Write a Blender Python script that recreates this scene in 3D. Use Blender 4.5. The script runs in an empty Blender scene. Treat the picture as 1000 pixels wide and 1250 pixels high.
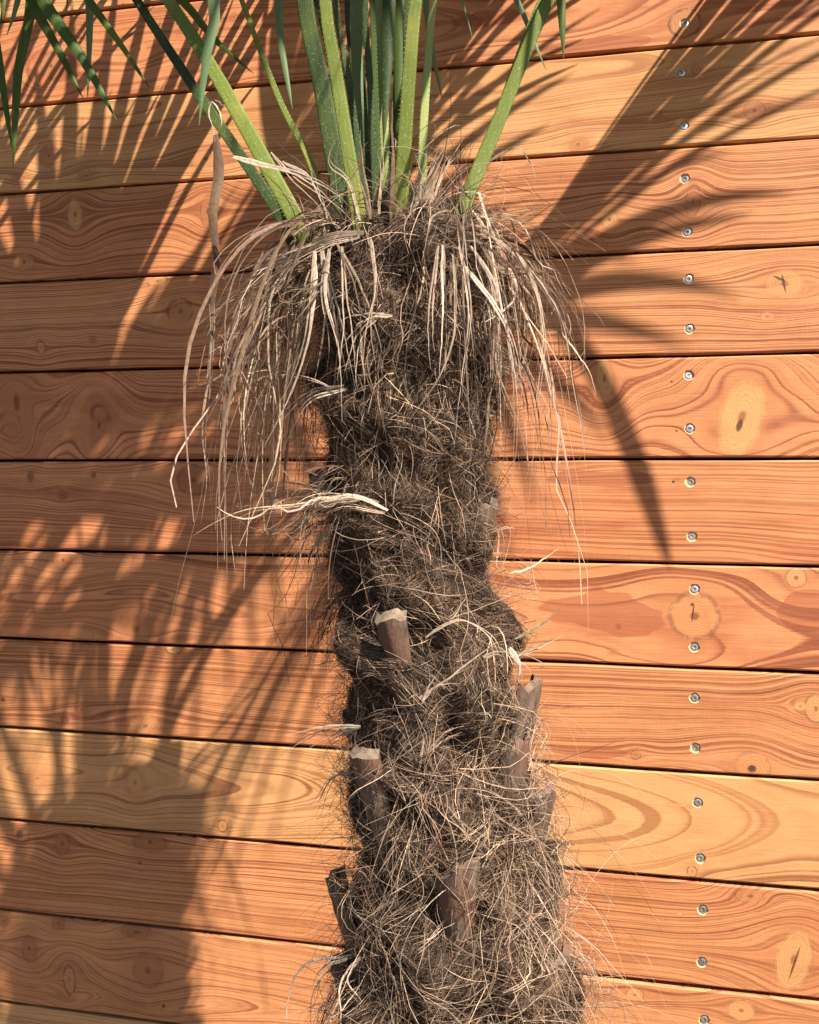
import bpy, bmesh, math, random
import numpy as np
from mathutils import Vector, Matrix

random.seed(7)
RNG = np.random.default_rng(11)
SC = bpy.context.scene
COL = SC.collection

# ------------------------------------------------------------------ camera
F_PX, CAM_D, CAM_Z = 1200.0, 1.3653, 1.5           # focal length in photo pixels, distance to the boards, eye height
YAW, PITCH, ROLL = math.radians(12.65), math.radians(1.26), math.radians(0.84)
def cam_axes():
    cy, sy, cp, sp = math.cos(YAW), math.sin(YAW), math.cos(PITCH), math.sin(PITCH)
    r = np.array([cy, sy, 0.0]); f = np.array([-sy * cp, cy * cp, sp]); u = np.cross(r, f)
    c, s = math.cos(ROLL), math.sin(ROLL)
    return c * r + s * u, -s * r + c * u, f
CR, CU, CF = cam_axes()
CP = np.array([0.0, -CAM_D, CAM_Z])
cam = bpy.data.cameras.new('camera')
cam_o = bpy.data.objects.new('camera', cam); COL.objects.link(cam_o)
cam_o.matrix_world = Matrix(((CR[0], CU[0], -CF[0], CP[0]), (CR[1], CU[1], -CF[1], CP[1]), (CR[2], CU[2], -CF[2], CP[2]), (0, 0, 0, 1)))
cam.sensor_fit = 'VERTICAL'; cam.sensor_height = 24.0; cam.lens = 24.0 * F_PX / 1250.0
cam.clip_start = 0.02; cam.clip_end = 500
SC.camera = cam_o
def at(px, py, y):
    """photo pixel -> point on the vertical plane at depth y (the boards are y = 0)"""
    d = CF + (px - 500) / F_PX * CR - (py - 625) / F_PX * CU
    return CP + d * ((y + CAM_D) / d[1])
def proj(P):
    v = np.asarray(P, float) - CP; z = v @ CF
    return 500 + F_PX * (v @ CR) / z, 625 - F_PX * (v @ CU) / z

# ------------------------------------------------------------------ light
TY = -0.40                                          # depth of the palm's axis
SUN = at(555, 275, TY) - at(168, 1000, 0)           # the crown's base and its shadow on the boards
SUN = SUN / np.linalg.norm(SUN)
SUN_EL = math.asin(SUN[2]); SUN_AZ = math.atan2(SUN[0], SUN[1])
w = bpy.data.worlds.new('World'); SC.world = w; w.use_nodes = True
nt = w.node_tree; nt.nodes.clear()
sky = nt.nodes.new('ShaderNodeTexSky'); sky.sky_type = 'NISHITA'; sky.sun_disc = False
sky.sun_elevation = SUN_EL; sky.sun_rotation = SUN_AZ
bg = nt.nodes.new('ShaderNodeBackground'); bg.inputs['Strength'].default_value = 0.05
wo = nt.nodes.new('ShaderNodeOutputWorld')
nt.links.new(sky.outputs[0], bg.inputs[0]); nt.links.new(bg.outputs[0], wo.inputs[0])
sl = bpy.data.lights.new('sun', 'SUN'); sl.energy = 5.0; sl.angle = math.radians(0.53); sl.color = (1.0, 0.93, 0.82)
so = bpy.data.objects.new('sun', sl); COL.objects.link(so)
so.rotation_euler = Vector(SUN).to_track_quat('Z', 'Y').to_euler(); so.location = (3, -3, 6)
SC.view_settings.view_transform = 'Standard'; SC.view_settings.look = 'None'
SC.view_settings.gamma = 1.0; SC.view_settings.exposure = 1.42
SC.cycles.max_bounces = 4; SC.cycles.diffuse_bounces = 2; SC.cycles.glossy_bounces = 1; SC.cycles.transmission_bounces = 2; SC.cycles.transparent_max_bounces = 4

# ------------------------------------------------------------------ helpers
class NB:
    """small node builder"""
    def __init__(self, tree): self.t = tree
    def n(self, kind, **kw):
        nd = self.t.nodes.new(kind)
        for k, v in kw.items(): setattr(nd, k, v)
        return nd
    def put(self, sock, v):
        if isinstance(v, bpy.types.NodeSocket): self.t.links.new(v, sock)
        elif v is not None: sock.default_value = v
    def m(self, op, a, b=None, c=None, clamp=False):
        nd = self.n('ShaderNodeMath', operation=op, use_clamp=clamp)
        for i, v in enumerate((a, b, c)): self.put(nd.inputs[i], v)
        return nd.outputs[0]
    def xyz(self, x, y, z):
        nd = self.n('ShaderNodeCombineXYZ')
        for i, v in enumerate((x, y, z)): self.put(nd.inputs[i], v)
        return nd.outputs[0]
    def noise(self, vec, scale=1.0, detail=2.0, rough=0.5, out=0):
        nd = self.n('ShaderNodeTexNoise'); self.put(nd.inputs['Vector'], vec)
        self.put(nd.inputs['Scale'], scale); self.put(nd.inputs['Detail'], detail); self.put(nd.inputs['Roughness'], rough)
        return nd.outputs[out]
    def mix(self, fac, a, b, blend='MIX'):
        nd = self.n('ShaderNodeMix', data_type='RGBA', blend_type=blend)
        self.put(nd.inputs['Factor'], fac)
        self.put(nd.inputs[6], a if isinstance(a, bpy.types.NodeSocket) else (*a, 1)); self.put(nd.inputs[7], b if isinstance(b, bpy.types.NodeSocket) else (*b, 1))
        return nd.outputs[2]
    def ss(self, v, lo, hi):
        nd = self.n('ShaderNodeMapRange', interpolation_type='SMOOTHSTEP'); self.put(nd.inputs[0], v)
        self.put(nd.inputs[1], lo); self.put(nd.inputs[2], hi)
        return nd.outputs[0]
    def ramp(self, v, stops):
        nd = self.n('ShaderNodeValToRGB'); self.put(nd.inputs[0], v); e = nd.color_ramp.elements
        while len(e) < len(stops): e.new(0.5)
        for el, (p, c) in zip(e, stops):
            el.position = p; el.color = (*c, 1) if isinstance(c, tuple) else (c, c, c, 1)
        return nd.outputs[0]
def new_mat(name):
    m = bpy.data.materials.new(name); m.use_nodes = True; m.node_tree.nodes.clear()
    b = NB(m.node_tree)
    out = b.n('ShaderNodeOutputMaterial'); bs = b.n('ShaderNodeBsdfPrincipled')
    b.t.links.new(bs.outputs[0], out.inputs[0])
    return m, b, bs, out
def bump(b, bs, h, strength, dist):
    nd = b.n('ShaderNodeBump'); b.put(nd.inputs['Height'], h); nd.inputs['Strength'].default_value = strength
    nd.inputs['Distance'].default_value = dist; b.t.links.new(nd.outputs[0], bs.inputs['Normal'])
def mesh_np(name, V, Fq, mats, parent=None, cols=None, smooth=False, label=None, kind=None, loc=None):
    """mesh from arrays; Fq is (n,3) or (n,4)"""
    me = bpy.data.meshes.new(name)
    V = np.asarray(V, np.float32); Fq = np.asarray(Fq, np.int32); k = Fq.shape[1]
    me.vertices.add(len(V)); me.vertices.foreach_set('co', V.ravel())
    me.loops.add(Fq.size); me.loops.foreach_set('vertex_index', Fq.ravel())
    me.polygons.add(len(Fq)); me.polygons.foreach_set('loop_start', np.arange(len(Fq), dtype=np.int32) * k)
    me.update(calc_edges=True)
    if smooth: me.polygons.foreach_set('use_smooth', np.ones(len(Fq), bool))
    if cols is not None:
        a = me.color_attributes.new('tint', 'FLOAT_COLOR', 'POINT')
        a.data.foreach_set('color', np.concatenate([cols, np.ones((len(cols), 1))], 1).astype(np.float32).ravel())
    for m in (mats if isinstance(mats, list) else [mats]): me.materials.append(m)
    return link(name, me, parent, label, kind)
def link(name, me, parent=None, label=None, kind=None):
    o = bpy.data.objects.new(name, me); COL.objects.link(o)
    if parent is not None: o.parent = parent
    if label: o['label'] = label
    if kind: o['kind'] = kind
    return o
def unit(v):
    v = np.asarray(v, float); return v / (np.linalg.norm(v, axis=-1, keepdims=True) + 1e-12)

# ------------------------------------------------------------------ wood
def knot_group():
    """one knot: bends the grain round itself and reports its own ellipse distance"""
    g = bpy.data.node_groups.new('wood_knot', 'ShaderNodeTree')
    for nm, kind in (('U', 'NodeSocketFloat'), ('V0', 'NodeSocketFloat'), ('V', 'NodeSocketFloat'), ('E', 'NodeSocketFloat'), ('Tone', 'NodeSocketFloat'), ('Rim', 'NodeSocketFloat'), ('Size', 'NodeSocketFloat'),
                     ('CU', 'NodeSocketFloat'), ('CV', 'NodeSocketFloat'), ('RU', 'NodeSocketFloat'), ('RV', 'NodeSocketFloat'), ('Cos', 'NodeSocketFloat'), ('Sin', 'NodeSocketFloat'),
                     ('Flow', 'NodeSocketFloat'), ('FU', 'NodeSocketFloat'), ('FV', 'NodeSocketFloat'), ('MyTone', 'NodeSocketFloat'), ('MyRim', 'NodeSocketFloat'), ('MySize', 'NodeSocketFloat'), ('Wob', 'NodeSocketFloat')):
        g.interface.new_socket(nm, in_out='INPUT', socket_type=kind)
    for nm in ('V', 'E', 'Tone', 'Rim', 'Size'): g.interface.new_socket(nm, in_out='OUTPUT', socket_type='NodeSocketFloat')
    b = NB(g); i = b.n('NodeGroupInput').outputs; o = b.n('NodeGroupOutput').inputs
    du = b.m('SUBTRACT', i['U'], i['CU']); dv = b.m('SUBTRACT', i['V0'], i['CV'])
    gx = b.m('DIVIDE', du, i['FU']); gy = b.m('DIVIDE', dv, i['FV'])
    q = b.m('ADD', b.m('MULTIPLY', gx, gx), b.m('MULTIPLY', gy, gy))
    gs = b.m('EXPONENT', b.m('MULTIPLY', q, -1.0))
    b.put(o['V'], b.m('SUBTRACT', i['V'], b.m('MULTIPLY', b.m('MULTIPLY', dv, i['Flow']), gs)))
    a = b.m('ADD', b.m('MULTIPLY', du, i['Cos']), b.m('MULTIPLY', dv, i['Sin']))
    c = b.m('SUBTRACT', b.m('MULTIPLY', dv, i['Cos']), b.m('MULTIPLY', du, i['Sin']))
    a = b.m('DIVIDE', a, i['RU']); c = b.m('DIVIDE', c, i['RV'])
    e = b.m('SQRT', b.m('ADD', b.m('MULTIPLY', a, a), b.m('MULTIPLY', c, c)))
    e = b.m('ADD', e, i['Wob'])
    less = b.m('LESS_THAN', e, i['E'])
    b.put(o['E'], b.m('MINIMUM', e, i['E']))
    for nm, mine in (('Tone', 'MyTone'), ('Rim', 'MyRim'), ('Size', 'MySize')):
        b.put(o[nm], b.m('ADD', i[nm], b.m('MULTIPLY', less, b.m('SUBTRACT', i[mine], i[nm]))))
    return g
KNOT = knot_group()
def wood_mat(name, light, mid, dark, seed, vc, d0, d1, pitch, wave=0.010, red=0.3, contrast=1.0, knots=(), patches=(), redcol=(0.40, 0.115, 0.048)):
    m, b, bs, out = new_mat(name)
    tc = b.n('ShaderNodeTexCoord'); sep = b.n('ShaderNodeSeparateXYZ'); b.t.links.new(tc.outputs['Object'], sep.inputs[0])
    u, v = sep.outputs[0], sep.outputs[2]
    s = seed * 7.31
    def nz(su, sv, detail=2.0, rough=0.5, k=0.0):
        return b.noise(b.xyz(b.m('MULTIPLY', u, su), s + k, b.m('MULTIPLY', v, sv)), 1.0, detail, rough)
    warp = b.m('SUBTRACT', nz(2.6, 5.0, 1.0, 0.5, 1.0), 0.5)
    warp2 = b.m('SUBTRACT', nz(9.0, 14.0, 1.0, 0.5, 2.0), 0.5)
    V = b.m('ADD', v, b.m('ADD', b.m('MULTIPLY', warp, wave * 3.0), b.m('MULTIPLY', warp2, wave * 0.7)))
    wob = b.m('MULTIPLY', b.m('SUBTRACT', nz(70, 70, 2.0, 0.5, 5.0), 0.5), 0.30)
    E, T, R, Z = None, None, None, None
    marks = [k_ for k_ in knots if k_[5] == 0 and k_[6] >= .75]
    for (ku, kv, ru, rv, ang, flow, tone, rim) in [k_ for k_ in knots if k_ not in marks]:
        nd = b.n('ShaderNodeGroup'); nd.node_tree = KNOT; I = nd.inputs
        b.put(I['U'], u); b.put(I['V0'], v); b.put(I['V'], V)
        b.put(I['E'], E if E is not None else 9.0); b.put(I['Tone'], T if T is not None else 0.3); b.put(I['Rim'], R if R is not None else 0.3); b.put(I['Size'], Z if Z is not None else 1.0)
        for nm, val in (('CU', ku), ('CV', kv), ('RU', ru), ('RV', rv), ('Cos', math.cos(ang)), ('Sin', math.sin(ang)), ('Flow', flow),
                        ('FU', max(ru * 3.6, 0.014)), ('FV', max(rv * 2.3, 0.012)), ('MyTone', tone), ('MyRim', rim), ('MySize', max(1.2, min(ru, rv) / .0034))):
            I[nm].default_value = val
        b.put(I['Wob'], wob)
        V, E, T, R, Z = (nd.outputs[x_] for x_ in ('V', 'E', 'Tone', 'Rim', 'Size'))
    dd = b.m('ADD', b.m('MULTIPLY_ADD', u, d1, d0), b.m('MULTIPLY', b.m('SUBTRACT', nz(3.1, 1.0, 1.0, 0.5, 3.0), 0.5), 0.05))
    vv = b.m('SUBTRACT', V, vc)
    r = b.m('SQRT', b.m('ADD', b.m('MULTIPLY', vv, vv), b.m('MULTIPLY', dd, dd)))
    r = b.m('DIVIDE', r, pitch)
    wid = b.n('ShaderNodeTexNoise', noise_dimensions='1D'); b.put(wid.inputs['W'], b.m('MULTIPLY_ADD', r, 0.34, s)); wid.inputs['Detail'].default_value = 1.0
    r = b.m('ADD', r, b.m('MULTIPLY', wid.outputs[0], 2.6))
    jag = b.m('SUBTRACT', nz(30, 420, 3.0, 0.65, 4.0), 0.5)
    r = b.m('ADD', r, b.m('MULTIPLY', jag, 0.22))
    t = b.m('FRACT', r); ring = b.m('FLOOR', r)
    wn = b.n('ShaderNodeTexWhiteNoise', noise_dimensions='1D'); b.put(wn.inputs['W'], b.m('ADD', ring, s))
    late = b.ramp(t, [(0.0, 0.25), (0.05, 0.0), (0.36, 0.05), (0.62, 0.34), (0.80, 0.92), (0.92, 1.0), (1.0, 0.30)])
    amp = b.m('MULTIPLY', b.m('MULTIPLY_ADD', wn.outputs[0], 0.55, 0.62), contrast)
    amp = b.m('MULTIPLY', amp, b.m('MULTIPLY_ADD', nz(5, 20, 2, 0.6, 8.0), 0.8, 0.60))
    late = b.m('MULTIPLY', late, amp, clamp=True)
    base = b.mix(b.ss(nz(1.4, 9.0, 3.0, 0.6, 6.0), 0.3, 0.7), light, mid)
    base = b.mix(b.m('MULTIPLY', b.ss(nz(3.2, 24.0, 4.0, 0.62, 7.0), 0.50, 0.66), red), base, redcol)
    col = b.mix(late, base, dark)
    # fibre streaks, sawing ticks and blotches
    fib = nz(22, 1100, 2.0, 0.7, 9.0)
    col = b.mix(1.0, col, b.ramp(fib, [(0.25, 0.80), (0.5, 1.0), (0.8, 1.10)]), 'MULTIPLY')
    tick = nz(560, 26, 2.0, 0.6, 10.0)
    col = b.mix(1.0, col, b.ramp(tick, [(0.3, 0.972), (0.5, 1.0), (0.75, 1.012)]), 'MULTIPLY')
    col = b.mix(1.0, col, b.ramp(nz(14, 30, 4.0, 0.65, 11.0), [(0.3, 0.86), (0.55, 1.0), (0.8, 1.06)]), 'MULTIPLY')
    for (pu, pv, ru, rv) in patches:                # resin-stained heartwood patches
        a = b.m('DIVIDE', b.m('SUBTRACT', u, pu), ru); c = b.m('DIVIDE', b.m('SUBTRACT', v, pv), rv)
        e = b.m('SQRT', b.m('ADD', b.m('MULTIPLY', a, a), b.m('MULTIPLY', c, c)))
        e = b.m('ADD', e, b.m('MULTIPLY', b.m('SUBTRACT', nz(16, 34, 1.0, 0.5, 12.0), 0.5), 1.7))
        col = b.mix(b.m('MULTIPLY', b.ss(e, 1.05, 0.97), 0.62), col, b.mix(late, (0.33, 0.088, 0.038), (0.22, 0.06, 0.026)))
    if E is not None:
        inside = b.m('MULTIPLY', b.ss(E, 1.22, 0.74), b.m('MULTIPLY_ADD', nz(60, 60, 3.0, .6, 14.0), 0.7, 0.42), clamp=True)
        kr = b.m('FRACT', b.m('MULTIPLY_ADD', E, Z, b.m('MULTIPLY', jag, 0.6)))
        kl = b.ramp(kr, [(0.0, 0.0), (0.5, 0.15), (0.85, 0.8), (1.0, 0.1)])
        kc = b.ramp(T, [(0.0, (0.62, 0.32, 0.120)), (0.3, (0.55, 0.235, 0.092)), (0.55, (0.40, 0.148, 0.062)), (0.8, (0.21, 0.078, 0.038)), (1.0, (0.025, 0.014, 0.010))])
        kc = b.mix(b.m('MULTIPLY', kl, 0.5), kc, b.mix(1.0, kc, (0.45, 0.34, 0.30), 'MULTIPLY'))
        kc = b.mix(b.ss(E, 0.26, 0.08), kc, b.mix(1.0, kc, (0.42, 0.32, 0.28), 'MULTIPLY'))
        col = b.mix(inside, col, kc)
        ring_m = b.m('MULTIPLY', b.ss(E, 0.80, 0.98), b.ss(E, 1.16, 1.02))
        col = b.mix(b.m('MULTIPLY', b.m('MULTIPLY', b.m('MULTIPLY', ring_m, R), .75), b.ss(nz(90, 90, 2.0, .6, 15.0), .34, .56)), col, (0.045, 0.022, 0.014))
        # swollen, slightly redder grain round the knot
        col = b.mix(b.m('MULTIPLY', b.m('MULTIPLY', b.ss(E, 2.3, 1.1), b.ss(E, 1.0, 1.1)), 0.28), col, (0.40, 0.13, 0.05))
    for (ku, kv, ru, rv, ang, flow, tone, rim) in marks:      # checks, cracks and pin holes
        du = b.m('SUBTRACT', u, ku); dv = b.m('SUBTRACT', v, kv)
        a = b.m('DIVIDE', b.m('ADD', b.m('MULTIPLY', du, math.cos(ang)), b.m('MULTIPLY', dv, math.sin(ang))), ru)
        c = b.m('DIVIDE', b.m('SUBTRACT', b.m('MULTIPLY', dv, math.cos(ang)), b.m('MULTIPLY', du, math.sin(ang))), rv)
        e = b.m('ADD', b.m('SQRT', b.m('ADD', b.m('MULTIPLY', a, a), b.m('MULTIPLY', c, c))), b.m('MULTIPLY', wob, 1.5))
        col = b.mix(b.m('MULTIPLY', b.ss(e, 1.2, 0.6), .85), col, (0.045, 0.022, 0.013))
    b.t.links.new(col, bs.inputs['Base Color'])
    bs.inputs['Roughness'].default_value = 0.62; bs.inputs['Specular IOR Level'].default_value = 0.25
    h = b.m('ADD', fib, b.m('MULTIPLY', tick, 0.4))
    bump(b, bs, h, 0.45, 0.0006)
    return m

# ------------------------------------------------------------------ setting: ground
gm, b, bs, _ = new_mat('dark_soil_ground')
tc = b.n('ShaderNodeTexCoord').outputs['Object']
vo = b.n('ShaderNodeTexVoronoi'); b.put(vo.inputs['Vector'], tc); vo.inputs['Scale'].default_value = 55
c = b.mix(vo.outputs['Distance'], (0.10, 0.085, 0.065), (0.045, 0.036, 0.028))
c = b.mix(b.ss(b.noise(tc, 3.0, 4.0), 0.4, 0.7), c, (0.065, 0.052, 0.04))
b.t.links.new(c, bs.inputs['Base Color']); bs.inputs['Roughness'].default_value = 0.9; bump(b, bs, vo.outputs['Distance'], 0.8, 0.01)
mesh_np('ground', [(-150, -150, 0), (150, -150, 0), (150, 150, 0), (-150, 150, 0)], [(0, 1, 2, 3)], gm, kind='structure')['label'] = 'dark stony ground in front of the board fence'

# ------------------------------------------------------------------ the board fence
fence = bpy.data.objects.new('board_fence', None); COL.objects.link(fence); fence.location = (0, 0, 0)
fence['label'] = 'fence of horizontal orange-brown softwood boards behind the palm'; fence['category'] = 'fence'
Z1 = 2.1664; PB = 0.14
ADJ = {0: 0.0, 1: -1.2, 2: -0.6, 3: 1.4, 4: 0.9, 5: 0.9, 6: -0.3, 7: -1.7, 8: -0.3, 9: 0.4, 10: 0.2}   # millimetres-ish seam corrections read from the photo
def seam(k): return Z1 - PB * k - ADJ.get(k, 0) * 0.0012
BX0, BX1, BT = -2.3, 1.9, 0.028
XM = -0.30                                          # board origin in x
def board_mesh(name, W, H, screws, rough):
    """board with eased edges; a shallow countersunk crater in the face for every screw"""
    bm = bmesh.new(); e = 0.0022; hx0, hx1, hz = BX0 - XM, BX1 - XM, H / 2
    n = 60; rnd = random.Random(rough)
    xs = [hx0 + (hx1 - hx0) * i / n for i in range(n + 1)]
    wob_t = [rnd.uniform(-0.0005, 0.0005) for _ in xs]; wob_b = [rnd.uniform(-0.0005, 0.0005) for _ in xs]
    top = [bm.verts.new((x, 0, hz - e + wob_t[i])) for i, x in enumerate(xs)]
    bot = [bm.verts.new((x, 0, -hz + e + wob_b[i])) for i, x in enumerate(xs)]
    loop = bot + top[::-1]
    edges = [bm.edges.new((loop[i], loop[(i + 1) % len(loop)])) for i in range(len(loop))]
    holes = []
    for (sx, sz) in screws:
        q = [bm.verts.new((sx + 0.0072 * math.cos(a) * rnd.uniform(0.92, 1.1), 0, sz + 0.0072 * math.sin(a) * rnd.uniform(0.92, 1.1))) for a in [2 * math.pi * k / 18 for k in range(18)]]
        holes.append((sx, sz, q)); edges += [bm.edges.new((q[k], q[(k + 1) % 18])) for k in range(18)]
    res = bmesh.ops.triangle_fill(bm, use_beauty=True, use_dissolve=False, edges=edges)
    for f in [g for g in res['geom'] if isinstance(g, bmesh.types.BMFace)]:
        f.normal_update()
        if f.normal.y > 0: f.normal_flip()
    for (sx, sz, q) in holes:
        inner = [bm.verts.new((sx + 0.0052 * math.cos(2 * math.pi * k / 18), 0.0026, sz + 0.0052 * math.sin(2 * math.pi * k / 18))) for k in range(18)]
        for k in range(18): 
            f = bm.faces.new((q[k], inner[k], inner[(k + 1) % 18], q[(k + 1) % 18])); f.material_index = 1
        f = bm.faces.new(inner); f.material_index = 1; f.normal_update()
        if f.normal.y > 0: f.normal_flip()
    prof_t = [top]; prof_b = [bot]
    for (yy, zz) in ((e, hz), (BT - e, hz), (BT, hz - e)):
        prof_t.append([bm.verts.new((x, yy, zz + wob_t[i])) for i, x in enumerate(xs)])
        prof_b.append([bm.verts.new((x, yy, -zz + wob_b[i])) for i, x in enumerate(xs)])
    for P, sgn in ((prof_t, 1), (prof_b, -1)):
        for a, c in zip(P[:-1], P[1:]):
            for i in range(n):
                f = (a[i], c[i], c[i + 1], a[i + 1]); bm.faces.new(f if sgn < 0 else f[::-1])
    for i in range(n): bm.faces.new((prof_t[-1][i], prof_t[-1][i + 1], prof_b[-1][i + 1], prof_b[-1][i]))
    for i in (0, n): bm.faces.new([p[i] for p in prof_t] + [p[i] for p in prof_b[::-1]])
    me = bpy.data.meshes.new(name); bm.to_mesh(me); bm.free()
    return me
# screws ------------------------------------------------------------
zm, b, bs, _ = new_mat('zinc_screw')
tc = b.n('ShaderNodeTexCoord').outputs['Object']
bs.inputs['Base Color'].default_value = (0.72, 0.73, 0.75, 1); bs.inputs['Metallic'].default_value = 1.0
b.put(bs.inputs['Roughness'], b.ramp(b.noise(tc, 900, 2.0), [(0.3, 0.25), (0.7, 0.45)]))
cm, b, bs, _ = new_mat('crushed_wood')
tc = b.n('ShaderNodeTexCoord').outputs['Object']
b.put(bs.inputs['Base Color'], b.mix(b.noise(tc, 700, 3.0), (0.66, 0.42, 0.22), (0.50, 0.25, 0.11))); bs.inputs['Roughness'].default_value = 0.8
def screw_mesh():
    bm = bmesh.new(); N = 36; rings = []
    def ring(fr, y): return [bm.verts.new((fr(2 * math.pi * k / N) * math.cos(2 * math.pi * k / N), y, fr(2 * math.pi * k / N) * math.sin(2 * math.pi * k / N))) for k in range(N)]
    star = lambda r: (lambda a: r * (1 + 0.20 * math.cos(6 * a)))
    rings = [ring(lambda a: 0.0050, 0.0030), ring(lambda a: 0.0056, 0.0016), ring(lambda a: 0.0054, 0.0009), ring(lambda a: 0.0044, 0.0006), ring(star(0.0025), 0.0005), ring(star(0.0023), 0.0026)]
    for a, c in zip(rings[:-1], rings[1:]):
        for k in range(N): bm.faces.new((a[k], a[(k + 1) % N], c[(k + 1) % N], c[k]))
    bm.faces.new(rings[-1]); bm.faces.new(rings[0][::-1])
    bmesh.ops.recalc_face_normals(bm, faces=bm.faces)
    me = bpy.data.meshes.new('screw'); bm.to_mesh(me); bm.free(); me.materials.append(zm)
    return me
SCREW = screw_mesh()
SCREW_PX = [(836, 28), (832, 88), (835, 153), (836, 218), (839, 283), (841, 340), (842, 401), (841, 458), (842, 523), (843, 588), (845, 655), (848, 719), (848, 790),
            (848, 852), (849, 913), (852, 980), (855, 1048), (858, 1111), (857, 1175), (860, 1245)]
screw_pos = [at(px, py, 0) for px, py in SCREW_PX]
ORANGE = ((0.60, 0.262, 0.108), (0.55, 0.222, 0.088), (0.235, 0.066, 0.026))
PALE = ((0.62, 0.318, 0.132), (0.58, 0.270, 0.106), (0.28, 0.100, 0.036))
SALMON = ((0.60, 0.252, 0.106), (0.54, 0.200, 0.078), (0.245, 0.066, 0.028))
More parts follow.
